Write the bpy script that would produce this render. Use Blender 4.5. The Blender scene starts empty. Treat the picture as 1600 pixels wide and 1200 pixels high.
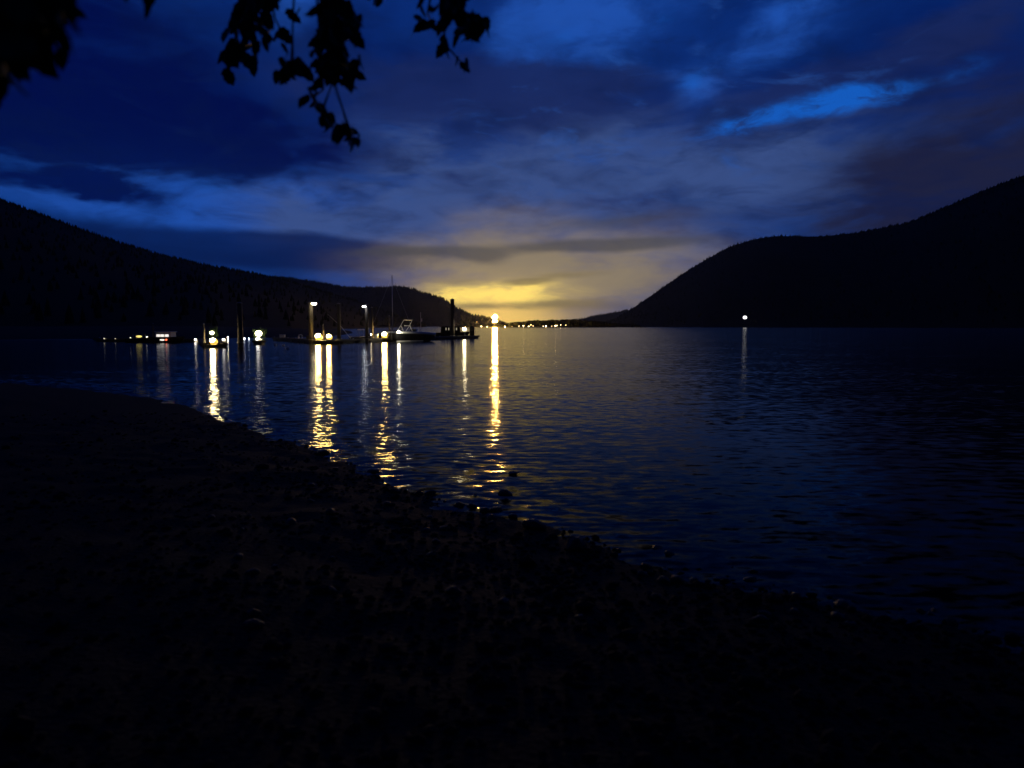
import bpy, bmesh, math, random
import numpy as np
from mathutils import Vector, Matrix, noise as mnoise

random.seed(7)
rng = np.random.default_rng(11)
C = bpy.context.scene.collection
SC = bpy.context.scene
PI = math.pi
R = math.radians

# ------------------------------------------------------------------ camera
F = 1186.0                      # focal length in photo pixels (1600 wide)
HOR = 509.0                     # eye level line in the photo
EYE = 2.2                       # metres above the water
PITCH = math.atan((600 - HOR) / F)
CP, SP = math.cos(PITCH), math.sin(PITCH)
cam = bpy.data.cameras.new('camera')
cam.sensor_width = 36.0
cam.lens = 36.0 * F / 1600.0
cam.clip_start = 0.05
cam.clip_end = 40000
cam.dof.use_dof = True
cam.dof.focus_distance = 90.0
cam.dof.aperture_fstop = 1.6
camo = bpy.data.objects.new('camera', cam)
C.objects.link(camo)
camo.location = (0, 0, EYE)
camo.rotation_euler = (PI / 2 - PITCH, 0, 0)
SC.camera = camo


def ray(px, py):
    u, v = (px - 800) / F, (600 - py) / F
    return u, CP + v * SP, -SP + v * CP


def at(px, py, D):
    """the point seen at a photo pixel, D metres ahead of the camera"""
    x, y, z = ray(px, py)
    return Vector((x / y * D, D, EYE + z / y * D))


def on_water(px, py):
    x, y, z = ray(px, py)
    k = -EYE / z
    return Vector((x * k, y * k, 0))


# ------------------------------------------------------------------ exposure
SC.view_settings.view_transform = 'Standard'
SC.view_settings.look = 'None'
SC.view_settings.exposure = 0
SC.view_settings.gamma = 1
SC.view_settings.use_curve_mapping = False
SC.render.engine = 'CYCLES'
SC.cycles.use_denoising = True
SC.cycles.max_bounces = 6
SC.cycles.diffuse_bounces = 2
SC.cycles.glossy_bounces = 3
SC.cycles.volume_bounces = 0
SC.cycles.sample_clamp_indirect = 6
SC.cycles.use_light_tree = True

# ------------------------------------------------------------------ world: dusk sky with cloud banks
W = bpy.data.worlds.new('World')
SC.world = W
W.use_nodes = True
nt = W.node_tree
nt.nodes.clear()
L = nt.links.new


def N(t, **kw):
    n = nt.nodes.new(t)
    for k, v in kw.items():
        setattr(n, k, v)
    return n


def M(op, a, b=None, c=None, clamp=False):
    n = N('ShaderNodeMath', operation=op, use_clamp=clamp)
    for i, v in enumerate((a, b, c)):
        if v is None:
            continue
        if isinstance(v, (int, float)):
            n.inputs[i].default_value = v
        else:
            L(v, n.inputs[i])
    return n.outputs[0]


def mixc(fac, a, b, blend='MIX'):
    n = N('ShaderNodeMix', data_type='RGBA', blend_type=blend)
    for i, v in ((0, fac), (6, a), (7, b)):
        if isinstance(v, (int, float)):
            n.inputs[i].default_value = v
        elif isinstance(v, tuple):
            n.inputs[i].default_value = (*v, 1)
        else:
            L(v, n.inputs[i])
    return n.outputs[2]


tc = N('ShaderNodeTexCoord')
sep = N('ShaderNodeSeparateXYZ')
L(tc.outputs['Generated'], sep.inputs[0])
dx, dy, dz = sep.outputs
az = M('MULTIPLY', M('ARCTAN2', dx, dy), 180 / PI)
el = M('MULTIPLY', M('ARCSINE', dz), 180 / PI)
comb = N('ShaderNodeCombineXYZ')
L(az, comb.inputs[0]); L(el, comb.inputs[1])
# flat cloud deck seen in perspective
den = M('ADD', M('ABSOLUTE', dz), 0.10)
deck = N('ShaderNodeCombineXYZ')
L(M('DIVIDE', dx, den), deck.inputs[0]); L(M('DIVIDE', dy, den), deck.inputs[1])


def noise(vec, scale, detail=5, rough=0.55, loc=(0, 0, 0), sc=(1, 1, 1), dist=0.0):
    mp = N('ShaderNodeMapping')
    mp.inputs['Location'].default_value = loc
    mp.inputs['Scale'].default_value = sc
    L(vec, mp.inputs[0])
    n = N('ShaderNodeTexNoise')
    n.inputs['Scale'].default_value = scale
    n.inputs['Detail'].default_value = detail
    n.inputs['Roughness'].default_value = rough
    n.inputs['Distortion'].default_value = dist
    L(mp.outputs[0], n.inputs['Vector'])
    return n


wn = noise(comb.outputs[0], 0.16, 5, 0.6, (3, 8, 0), (0.7, 1.5, 1))
sub = N('ShaderNodeVectorMath', operation='SUBTRACT')
L(wn.outputs['Color'], sub.inputs[0]); sub.inputs[1].default_value = (.5, .5, .5)
mul = N('ShaderNodeVectorMath', operation='MULTIPLY')
L(sub.outputs[0], mul.inputs[0]); mul.inputs[1].default_value = (7.0, 3.2, 0)
wv = N('ShaderNodeVectorMath', operation='ADD')
L(comb.outputs[0], wv.inputs[0]); L(mul.outputs[0], wv.inputs[1])
warp = wv.outputs[0]
mul2 = N('ShaderNodeVectorMath', operation='MULTIPLY')
L(sub.outputs[0], mul2.inputs[0]); mul2.inputs[1].default_value = (2.4, 0.9, 0)
wv2 = N('ShaderNodeVectorMath', operation='ADD')
L(comb.outputs[0], wv2.inputs[0]); L(mul2.outputs[0], wv2.inputs[1])
warp_small = wv2.outputs[0]
mul3 = N('ShaderNodeVectorMath', operation='MULTIPLY')
L(sub.outputs[0], mul3.inputs[0]); mul3.inputs[1].default_value = (5.0, 2.2, 0)
wv3 = N('ShaderNodeVectorMath', operation='ADD')
L(comb.outputs[0], wv3.inputs[0]); L(mul3.outputs[0], wv3.inputs[1])
warp_mid = wv3.outputs[0]

cn = noise(deck.outputs[0], 1.1, 7, 0.58, (4.2, 1.3, 0), (1.0, 0.8, 1), 0.3).outputs['Fac']
cn2 = noise(comb.outputs[0], 0.22, 6, 0.6, (1, 5, 0), (0.55, 1.5, 1), 0.4).outputs['Fac']


def pix(px, py):
    x, y, z = ray(px, py)
    return math.degrees(math.atan2(x, y)), math.degrees(math.atan2(z, math.hypot(x, y)))


def blobs(vec, items, power='SPHERICAL'):
    tot = None
    for (px, py, sx, sy, rot, w) in items:
        a, e = pix(px, py)
        k = 57.3 / F
        mp = N('ShaderNodeMapping', vector_type='TEXTURE')
        mp.inputs['Location'].default_value = (a, e, 0)
        mp.inputs['Rotation'].default_value = (0, 0, R(rot))
        mp.inputs['Scale'].default_value = (sx * k, sy * k, 1)
        L(vec, mp.inputs[0])
        g = N('ShaderNodeTexGradient', gradient_type=power)
        L(mp.outputs[0], g.inputs[0])
        v = M('MULTIPLY', g.outputs['Fac'], w)
        tot = v if tot is None else M('ADD', tot, v)
    return tot


def smooth(v, lo, hi, out=1.0):
    n = N('ShaderNodeMapRange', interpolation_type='SMOOTHSTEP')
    n.inputs[1].default_value = lo; n.inputs[2].default_value = hi
    n.inputs[3].default_value = 0; n.inputs[4].default_value = out
    L(v, n.inputs[0])
    return n.outputs[0]


# clear twilight sky behind the clouds: brightest to the north over the lake, fading behind and overhead
ramp = N('ShaderNodeValToRGB')
L(M('DIVIDE', el, 60.0, clamp=True), ramp.inputs[0])
cr = ramp.color_ramp
cr.interpolation = 'EASE'
stops = [(0.0, (.0050, .048, .24)), (.08, (.0046, .044, .23)), (.155, (.0044, .045, .25)),
         (.25, (.0014, .014, .115)), (.40, (.0030, .028, .19)), (.65, (.0010, .008, .06)), (1.0, (.0007, .005, .04))]
cr.elements[0].position, cr.elements[0].color = stops[0][0], (*stops[0][1], 1)
cr.elements[1].position, cr.elements[1].color = stops[-1][0], (*stops[-1][1], 1)
for p, c in stops[1:-1]:
    e = cr.elements.new(p); e.color = (*c, 1)
col = ramp.outputs[0]
nish = N('ShaderNodeTexSky', sky_type='NISHITA')
nish.sun_disc = False
nish.sun_elevation = R(-5.0)
nish.sun_rotation = R(0.0)
col = mixc(0.01, col, nish.outputs[0], 'ADD')
cnx = smooth(cn2, .30, .70)
# broad soft mottling of the whole deck, everywhere
mott = smooth(M('ADD', M('MULTIPLY', cn, .6), M('MULTIPLY', cn2, .4)), .40, .66)
col = mixc(M('MULTIPLY', mott, .55), col, (.0006, .0060, .075))
fine = smooth(noise(deck.outputs[0], 3.2, 8, .62, (9, 2, 0), (1, .75, 1), .5).outputs['Fac'], .42, .72)
# lighter blue gaps
gap = blobs(warp, [(330, 305, 320, 84, -4, 1.5), (180, 325, 330, 55, -8, .8), (560, 330, 330, 60, -2, .6),
                   (930, 60, 220, 100, 18, .95), (840, 40, 150, 70, 0, .6), (1060, 215, 240, 38, 12, .9),
                   (1085, 135, 60, 45, 20, .8), (1240, 15, 110, 50, 40, .6), (455, 10, 70, 90, 0, .7),
                   (1180, 70, 220, 60, 15, .4)])
col = mixc(smooth(M('MULTIPLY', gap, M('ADD', .45, cnx)), .02, .95, .95), col, (.013, .078, .40))
# pale veil faintly lit from the town
veil = blobs(warp, [(850, 280, 560, 170, 4, 1.3), (1230, 290, 420, 130, 10, .8), (620, 350, 340, 80, 0, .7),
                    (1030, 330, 360, 90, 0, .5)])
col = mixc(smooth(M('MULTIPLY', veil, M('ADD', .45, M('MULTIPLY', cnx, .9))), .03, 1.0, .92), col, (.042, .080, .235))
# dark cloud banks: navy on the left, greyer on the right
dark = blobs(warp, [(250, 203, 420, 72, -4, 1.6), (110, 288, 150, 24, -3, 1.2), (60, 120, 330, 200, 0, 1.3),
                    (560, 60, 160, 90, 0, .6)])
col = mixc(smooth(M('MULTIPLY', dark, M('ADD', .5, M('MULTIPLY', cnx, .8))), .10, .80, .95), col, (.0004, .0036, .060))
darkr = blobs(warp, [(720, 145, 420, 72, -3, 1.4), (1350, 112, 420, 52, 14, 1.4), (1160, 340, 300, 46, -2, .9), (1330, 265, 200, 40, 16, .5),
                     (940, 135, 200, 40, 0, .7), (720, 290, 70, 28, 0, .6), (950, 308, 240, 24, 4, .5)])
col = mixc(smooth(M('MULTIPLY', darkr, M('ADD', .5, M('MULTIPLY', cnx, .8))), .12, .9, .9), col, (.0085, .020, .105))
greyr = blobs(warp, [(1610, 235, 430, 150, 12, 1.7), (1540, 60, 300, 60, 14, .5), (1420, 320, 340, 60, 10, .7)])
col = mixc(smooth(M('MULTIPLY', greyr, M('ADD', .55, M('MULTIPLY', cnx, .7))), .02, 1.35, 1.0), col, (.0125, .0150, .048))
col = mixc(M('MULTIPLY', fine, .40), col, (.002, .008, .055))
puff = smooth(noise(comb.outputs[0], .34, 8, .62, (7, 2, 0), (.6, 1.6, 1), .7).outputs['Fac'], .52, .74)
pz = blobs(warp, [(900, 210, 500, 200, 4, .8), (1120, 110, 480, 170, 12, .8), (360, 300, 300, 60, -3, .5)])
col = mixc(M('MULTIPLY', M('MULTIPLY', puff, smooth(pz, 0, .8)), .5), col, (.020, .088, .37))
lowbank = blobs(warp_small, [(330, 386, 430, 44, -3, 1.6), (560, 392, 260, 34, -3, .8)])
col = mixc(smooth(lowbank, .25, 1.0, .85), col, (.0012, .0085, .066))
lump = smooth(noise(comb.outputs[0], .26, 7, .6, (3, 9, 0), (.6, 1.5, 1), .5).outputs['Fac'], .50, .70)
col = mixc(M('MULTIPLY', lump, .5), col, (.0035, .012, .072))
# vivid blue slit on the right
slit = blobs(warp_mid, [(1350, 153, 95, 24, 4, 1.3), (1265, 167, 120, 19, 12, .75), (1150, 195, 150, 20, 17, .7), (1035, 26, 60, 30, 30, .3), (1240, 12, 50, 26, 40, .35), (1510, 108, 60, 24, 8, .45),
                        (940, 225, 120, 18, 6, .4), (345, 288, 60, 22, 0, .4), (1090, 128, 44, 26, 30, .5), (880, 60, 44, 26, 0, .4)])
wisp = smooth(noise(comb.outputs[0], .55, 6, .65, (2, 3, 0), (.5, 1.4, 1), .6).outputs['Fac'], .25, .7)
col = mixc(smooth(M('MULTIPLY', slit, M('ADD', .05, M('MULTIPLY', wisp, 1.3))), .05, 1.15, .95), col, (.0070, .108, .53))
# warm glow over the town at the head of the lake
warmm = blobs(warp, [(860, 450, 410, 150, 0, 1.1), (800, 420, 240, 110, 0, .6), (980, 410, 190, 60, 0, .25)])
wm = smooth(M('MULTIPLY', warmm, M('ADD', .6, M('MULTIPLY', cnx, .6))), .0, 1.25, 1.0)
col = mixc(wm, col, (.27, .215, .145))
bank = blobs(warp_small, [(850, 386, 320, 15, 2, .9), (755, 404, 55, 15, 0, 1.0), (870, 478, 190, 14, 0, .9), (640, 395, 180, 16, 0, .8),
                          (980, 380, 190, 18, 0, .8), (960, 345, 240, 20, 3, .7)])
col = mixc(smooth(bank, .1, 1.0, .7), col, (.060, .060, .070))
low = blobs(comb.outputs[0], [(775, 505, 260, 110, 0, .8), (775, 502, 120, 46, 0, 1.0)])  # flare around the floodlights, painted into the low sky
col = mixc(smooth(low, 0, 1.5, .95), col, (.98, .63, .16))
yel = blobs(warp_mid, [(770, 460, 170, 23, 2, 1.1), (740, 463, 110, 15, 0, .5), (815, 447, 95, 13, 8, .6), (795, 452, 220, 52, 0, .4)])
col = mixc(smooth(M('MULTIPLY', yel, M('ADD', .5, M('MULTIPLY', wisp, .7))), .0, 1.6, 1.0), col, (1.22, .88, .19))
bank2 = blobs(warp_small, [(822, 441, 60, 8, 2, 1.4), (880, 430, 110, 9, 4, .8), (765, 478, 190, 9, 1, 1.0), (900, 470, 120, 10, 0, .7), (720, 440, 60, 8, 4, .6)])
col = mixc(smooth(M('MULTIPLY', bank2, M('ADD', .5, M('MULTIPLY', wisp, .7))), .05, 1.0, .8), col, (.23, .175, .085))
back = N('ShaderNodeMapRange', interpolation_type='SMOOTHSTEP')
back.inputs[1].default_value = -.6; back.inputs[2].default_value = .7
back.inputs[3].default_value = .22; back.inputs[4].default_value = 1.0
L(dy, back.inputs[0])
vm = N('ShaderNodeVectorMath', operation='SCALE')
L(col, vm.inputs[0]); L(back.outputs[0], vm.inputs['Scale'])
col = vm.outputs[0]
bg = N('ShaderNodeBackground')
bg.inputs['Strength'].default_value = 1.0
L(col, bg.inputs['Color'])
wo = N('ShaderNodeOutputWorld')
L(bg.outputs[0], wo.inputs[0])


# ------------------------------------------------------------------ helpers
def mat(name, color, rough=0.7, scale=6.0, var=0.35, metal=0.0, bump=0.0, spec=None):
    m = bpy.data.materials.new(name)
    m.use_nodes = True
    t = m.node_tree
    b = t.nodes['Principled BSDF']
    b.inputs['Roughness'].default_value = rough
    b.inputs['Metallic'].default_value = metal
    if spec is not None:
        b.inputs['Specular IOR Level'].default_value = spec
    g = t.nodes.new('ShaderNodeTexCoord')
    n = t.nodes.new('ShaderNodeTexNoise')
    n.inputs['Scale'].default_value = scale
    n.inputs['Detail'].default_value = 5
    t.links.new(g.outputs['Object'], n.inputs['Vector'])
    mx = t.nodes.new('ShaderNodeMix'); mx.data_type = 'RGBA'
    mx.inputs[6].default_value = (*[c * (1 - var) for c in color], 1)
    mx.inputs[7].default_value = (*[min(1, c * (1 + var)) for c in color], 1)
    t.links.new(n.outputs['Fac'], mx.inputs[0])
    t.links.new(mx.outputs[2], b.inputs['Base Color'])
    if bump:
        bp = t.nodes.new('ShaderNodeBump')
        bp.inputs['Strength'].default_value = bump
        bp.inputs['Distance'].default_value = .05
        t.links.new(n.outputs['Fac'], bp.inputs['Height'])
        t.links.new(bp.outputs[0], b.inputs['Normal'])
    return m


def glow(name, color, strength):
    m = bpy.data.materials.new(name)
    m.use_nodes = True
    t = m.node_tree
    b = t.nodes['Principled BSDF']
    b.inputs['Base Color'].default_value = (*[min(.8, c) for c in color], 1)
    b.inputs['Emission Color'].default_value = (*color, 1)
    b.inputs['Emission Strength'].default_value = strength
    return m


class MB:
    """collects shapes into one mesh"""
    def __init__(s):
        s.v, s.f = [], []

    def add(s, vs, fs):
        o = len(s.v)
        s.v += [tuple(v) for v in vs]
        s.f += [tuple(i + o for i in f) for f in fs]
        return s

    def box(s, c, d, rz=0.0, taper=1.0, bev=0.0):
        x, y, z = d[0] / 2, d[1] / 2, d[2] / 2
        m = Matrix.Rotation(rz, 3, 'Z')
        if bev <= 0:
            vs = []
            for k, t in ((-1, 1), (1, taper)):
                for a, b in ((-1, -1), (1, -1), (1, 1), (-1, 1)):
                    p = m @ Vector((a * x * t, b * y * t, k * z))
                    vs.append((p.x + c[0], p.y + c[1], p.z + c[2]))
            return s.add(vs, [(3, 2, 1, 0), (4, 5, 6, 7), (0, 1, 5, 4), (1, 2, 6, 5), (2, 3, 7, 6), (3, 0, 4, 7)])
        ring = [(-1, -1, 1, 0), (1, -1, -1, 0), (1, -1, 0, 1), (1, 1, 0, -1), (1, 1, -1, 0), (-1, 1, 1, 0), (-1, 1, 0, -1), (-1, -1, 0, 1)]
        vs, fs = [], []
        for zz, ins in ((-z, bev), (-z + bev, 0), (z - bev, 0), (z, bev)):
            for a, b, ox, oy in ring:
                p = m @ Vector((a * (x - ins) + ox * bev * (ins == 0), b * (y - ins) + oy * bev * (ins == 0), zz))
                vs.append((p.x + c[0], p.y + c[1], p.z + c[2]))
        for k in range(3):
            for i in range(8):
                j = (i + 1) % 8
                fs.append((k * 8 + i, k * 8 + j, (k + 1) * 8 + j, (k + 1) * 8 + i))
        fs.append(tuple(range(7, -1, -1))); fs.append(tuple(range(24, 32)))
        return s.add(vs, fs)

    def tube(s, pts, rad, n=8, cap=True):
        pts = [Vector(p) for p in pts]
        if not isinstance(rad, (list, tuple)):
            rad = [rad] * len(pts)
        vs, fs = [], []
        for i, p in enumerate(pts):
            d = (pts[min(i + 1, len(pts) - 1)] - pts[max(i - 1, 0)]).normalized()
            a = d.orthogonal().normalized() if abs(d.z) < .98 else Vector((1, 0, 0))
            a = (a - d * a.dot(d)).normalized()
            b = d.cross(a)
            for k in range(n):
                t = 2 * PI * k / n
                vs.append(p + (a * math.cos(t) + b * math.sin(t)) * rad[i])
        for i in range(len(pts) - 1):
            for k in range(n):
                j = (k + 1) % n
                fs.append((i * n + k, i * n + j, (i + 1) * n + j, (i + 1) * n + k))
        if cap:
            fs.append(tuple(range(n - 1, -1, -1)))
            fs.append(tuple(range((len(pts) - 1) * n, len(pts) * n)))
        return s.add(vs, fs)

    def ball(s, c, r, nu=12, nv=8, sq=(1, 1, 1)):
        vs = [(c[0], c[1], c[2] - r * sq[2])]
        for j in range(1, nv):
            a = -PI / 2 + PI * j / nv
            for i in range(nu):
                t = 2 * PI * i / nu
                vs.append((c[0] + r * sq[0] * math.cos(a) * math.cos(t), c[1] + r * sq[1] * math.cos(a) * math.sin(t), c[2] + r * sq[2] * math.sin(a)))
        vs.append((c[0], c[1], c[2] + r * sq[2]))
        fs = []
        for i in range(nu):
            fs.append((0, 1 + (i + 1) % nu, 1 + i))
            fs.append((len(vs) - 1, 1 + (nv - 2) * nu + i, 1 + (nv - 2) * nu + (i + 1) % nu))
        for j in range(nv - 2):
            for i in range(nu):
                k = (i + 1) % nu
                fs.append((1 + j * nu + i, 1 + j * nu + k, 1 + (j + 1) * nu + k, 1 + (j + 1) * nu + i))
        return s.add(vs, fs)

    def build(s, name, m, parent=None, smooth=False):
        me = bpy.data.meshes.new(name)
        me.from_pydata(s.v, [], s.f)
        me.update()
        if smooth:
            me.polygons.foreach_set('use_smooth', [True] * len(me.polygons))
        me.materials.append(m)
        o = bpy.data.objects.new(name, me)
        C.objects.link(o)
        if parent:
            o.parent = parent
        return o


def tag(o, label=None, cat=None, group=None, kind=None):
    if label: o['label'] = label
    if cat: o['category'] = cat
    if group: o['group'] = group
    if kind: o['kind'] = kind
    return o


def thing(name, label, cat, loc=(0, 0, 0), rz=0.0, group=None):
    o = bpy.data.objects.new(name, None)
    C.objects.link(o)
    o.empty_display_size = .2
    o.location = loc
    o.rotation_euler = (0, 0, rz)
    return tag(o, label, cat, group)


def copy_tree(o, parent=None):
    c = o.copy()
    C.objects.link(c)
    if parent:
        c.parent = parent
    for ch in list(o.children):
        copy_tree(ch, c)
    return c


def raw_mesh(name, V, Fs, m, smooth=True):
    me = bpy.data.meshes.new(name)
    me.from_pydata(V.tolist() if hasattr(V, 'tolist') else V, [], Fs.tolist() if hasattr(Fs, 'tolist') else Fs)
    me.update()
    if smooth:
        me.polygons.foreach_set('use_smooth', [True] * len(me.polygons))
    me.materials.append(m)
    o = bpy.data.objects.new(name, me)
    C.objects.link(o)
    return o


def grid_faces(n, m):
    i, j = np.meshgrid(np.arange(n - 1), np.arange(m - 1), indexing='ij')
    a = (i * m + j).ravel()
    return np.stack([a, a + m, a + m + 1, a + 1], 1)


# ------------------------------------------------------------------ materials
MAT = dict(
    forest=mat('dark_conifer', (.022, .031, .02), .9, .05, .4, spec=.1),
    earth=mat('wooded_slope', (.012, .016, .010), .95, .02, .4, spec=.1),
    leaf=mat('leaf_green', (.045, .075, .025), .55, 8, .4, spec=.25),
    bark=mat('bark', (.06, .045, .035), .9, 14, .5, bump=.5),
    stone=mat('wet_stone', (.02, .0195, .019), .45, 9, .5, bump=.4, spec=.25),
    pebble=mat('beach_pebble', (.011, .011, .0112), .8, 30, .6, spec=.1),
    steel=mat('weathered_steel_pile', (.05, .041, .036), .75, 5, .5, metal=.0, bump=.3),
    wood=mat('grey_dock_timber', (.09, .075, .06), .8, 5, .35),
    floatm=mat('black_float', (.02, .02, .02), .7, 4, .3),
    white=mat('white_gelcoat', (.72, .72, .70), .35, 3, .08),
    hull=mat('dark_hull', (.006, .0065, .008), .6, 3, .2, spec=.15),
    canvas=mat('dark_canvas', (.03, .035, .04), .8, 8, .3),
    alu=mat('aluminium', (.6, .6, .6), .4, 5, .1, metal=.8),
    glass=mat('dark_glass', (.02, .025, .03), .08, 3, .1),
    grey=mat('grey_metal', (.2, .2, .2), .55, 6, .2, metal=.3),
    wall=mat('painted_board', (.35, .33, .30), .8, 4, .15),
    roof=mat('dark_shingle', (.05, .05, .05), .9, 10, .3),
)
AMBER = glow('amber_lamp_glow', (1.0, .64, .18), 340)
GOLD = glow('gold_lamp_glow', (1.0, .78, .36), 220)
WARMW = glow('warm_white_glow', (1.0, .82, .48), 100)
COOL = glow('cool_white_glow', (.92, .96, 1.0), 24)
SODIUM = glow('sodium_flood_glow', (1.0, .52, .11), 2300)
FARL = glow('far_town_glow', (1.0, .72, .34), 30)
FARW = glow('far_white_glow', (1.0, .98, .92), 1.9)
DIMW = glow('dim_window_glow', (1.0, .85, .6), .25)
YELW = glow('yellow_window_glow', (1.0, .80, .2), 1.2)
WHITEW = glow('white_window_glow', (1.0, .93, .82), 1.15)
SHRUBL = glow('garden_lamp_glow', (1.0, .92, .55), 14)
SOFTW = glow('soft_white_glow', (1.0, .95, .85), 10)
BRACK = glow('bracket_lamp_glow', (1.0, .85, .5), 30)
ICY = glow('icy_lamp_glow', (.95, .98, 1), 32)
SHELL = glow('amber_halo_glow', (1.0, .58, .10), 1.5)
SHELLW = glow('pale_halo_glow', (1.0, .86, .55), .8)
STERN = glow('stern_lamp_glow', (1.0, .9, .62), 240)
REDG = glow('red_light_glow', (1.0, .12, .05), 3.0)

# ------------------------------------------------------------------ shore line (metres, camera at 0,0)
SHORE = [(30, -60), (11, -12), (6.2, 1.5)]
for p in [(1500, 975), (1300, 935), (1150, 905), (1050, 885), (960, 868), (880, 840), (835, 826), (760, 808), (700, 790), (640, 768), (600, 752),
          (560, 735), (510, 712), (470, 700), (400, 676), (330, 648), (270, 628), (200, 617), (120, 608), (40, 601), (-80, 598)]:
    w = on_water(*p)
    SHORE.append((w.x, w.y))
SHORE += [(-40, 33), (-58, 42), (-80, 62), (-92, 90), (-86, 116), (-70, 126), (-52, 130), (-42, 140), (-38, 165), (-48, 230), (-70, 330),
          (-500, 420), (-500, -60)]
SH = np.array(SHORE)


def shore_dist(P):
    """signed distance to the shoreline, positive on land"""
    x, y = P[:, 0], P[:, 1]
    d2 = np.full(len(P), 1e18)
    inside = np.zeros(len(P), bool)
    n = len(SH)
    for i in range(n):
        ax, ay = SH[i]; bx, by = SH[(i + 1) % n]
        ex, ey = bx - ax, by - ay
        t = np.clip(((x - ax) * ex + (y - ay) * ey) / (ex * ex + ey * ey), 0, 1)
        d2 = np.minimum(d2, (x - ax - t * ex) ** 2 + (y - ay - t * ey) ** 2)
        c = ((ay > y) != (by > y))
        with np.errstate(divide='ignore', invalid='ignore'):
            xi = ax + (y - ay) * ex / (ey if ey != 0 else 1e-9)
        inside ^= c & (x < xi)
    d = np.sqrt(d2)
    return np.where(inside, d, -d)


def vnoise(P, s, seed=0.0):
    return np.array([mnoise.noise((p[0] * s + seed, p[1] * s - seed, seed * .37)) for p in P])


def ground_z(P):
    d = shore_dist(P)
    z = np.where(d > 0, .092 * np.minimum(d, 9) + .03 * np.clip(d - 9, 0, 40), .11 * np.maximum(d, -14))
    near = np.hypot(P[:, 0], P[:, 1]) < 45
    wob = np.zeros(len(P))
    if near.any():
        Q = P[near]
        wob[near] = .035 * vnoise(Q, .9, 3.1) + .022 * vnoise(Q, 2.6, 7.7) + .012 * vnoise(Q, 6.5, 1.7)
    return z + wob


# beach: polar sheet round the camera, finer close by
th = np.concatenate([np.linspace(-PI, -.75, 60, endpoint=False), np.linspace(-.75, .75, 300, endpoint=False), np.linspace(.75, PI, 60)])
rr = np.concatenate([np.linspace(.4, 18, 150, endpoint=False), np.geomspace(18, 420, 80)])
T, RR = np.meshgrid(th, rr, indexing='ij')
P2 = np.stack([np.sin(T).ravel() * RR.ravel(), np.cos(T).ravel() * RR.ravel()], 1)
dsh = shore_dist(P2)
Z = ground_z(P2)
V = np.column_stack([P2, Z])
Fg = grid_faces(len(th), len(rr))
keep = (dsh[Fg] > -8).any(1)
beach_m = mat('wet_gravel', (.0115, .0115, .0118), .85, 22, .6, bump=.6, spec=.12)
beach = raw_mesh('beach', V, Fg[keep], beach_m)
bmx = bmesh.new(); bmx.from_mesh(beach.data)
bmesh.ops.delete(bmx, geom=[v for v in bmx.verts if not v.link_faces], context='VERTS')
bmx.to_mesh(beach.data); bmx.free()
tag(beach, kind='structure')

# ------------------------------------------------------------------ water: polar sheet to the horizon, real slopes from noise
th = np.linspace(-PI, PI, 721)
rr = np.concatenate([np.linspace(.3, 40, 120, endpoint=False), np.geomspace(40, 6400, 60)])
T, RR = np.meshgrid(th, rr, indexing='ij')
P2 = np.stack([np.sin(T).ravel() * RR.ravel(), np.cos(T).ravel() * RR.ravel()], 1)
dw = shore_dist(P2)
V = np.column_stack([P2, np.zeros(len(P2))])
Fg = grid_faces(len(th), len(rr))
keep = (dw[Fg] < 3).any(1)
wm_ = bpy.data.materials.new('lake_water')
wm_.use_nodes = True
nt = wm_.node_tree
L = nt.links.new
nt.nodes.clear()
geo = N('ShaderNodeNewGeometry')
chop = N('ShaderNodeAttribute', attribute_name='chop')


def slope(scale, sc, amp, loc, detail=2):
    n = noise(geo.outputs['Position'], scale, detail, .5, loc, sc)
    s = N('ShaderNodeVectorMath', operation='SUBTRACT')
    L(n.outputs['Color'], s.inputs[0]); s.inputs[1].default_value = (.5, .5, .5)
    m = N('ShaderNodeVectorMath', operation='SCALE')
    L(s.outputs[0], m.inputs[0]); m.inputs['Scale'].default_value = amp
    return m.outputs[0]


s1 = slope(4.2, (.6, 1.4, 1), .29, (0, 0, 3))
s2 = slope(.9, (.5, 1.5, 1), .10, (5, 1, 0))
s3 = slope(11.0, (.8, 1.1, 1), .07, (2, 7, 0))
acc = N('ShaderNodeVectorMath', operation='ADD'); L(s1, acc.inputs[0]); L(s2, acc.inputs[1])
acc2 = N('ShaderNodeVectorMath', operation='ADD'); L(acc.outputs[0], acc2.inputs[0]); L(s3, acc2.inputs[1])
# calm and ruffled lanes
lane = noise(geo.outputs['Position'], .12, 3, .5, (0, 0, 0), (.5, 1.3, 1))
lanef = N('ShaderNodeMapRange')
lanef.inputs[1].default_value = .35; lanef.inputs[2].default_value = .65
lanef.inputs[3].default_value = .65; lanef.inputs[4].default_value = 1.2
L(lane.outputs['Fac'], lanef.inputs[0])
fac = M('ADD', lanef.outputs[0], chop.outputs['Fac'])
scl = N('ShaderNodeVectorMath', operation='SCALE'); L(acc2.outputs[0], scl.inputs[0]); L(fac, scl.inputs['Scale'])
flat = N('ShaderNodeVectorMath', operation='MULTIPLY'); L(scl.outputs[0], flat.inputs[0]); flat.inputs[1].default_value = (.8, 1, 0)
up = N('ShaderNodeVectorMath', operation='ADD'); L(flat.outputs[0], up.inputs[0]); up.inputs[1].default_value = (0, 0, 1)
nz = N('ShaderNodeVectorMath', operation='NORMALIZE'); L(up.outputs[0], nz.inputs[0])
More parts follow.
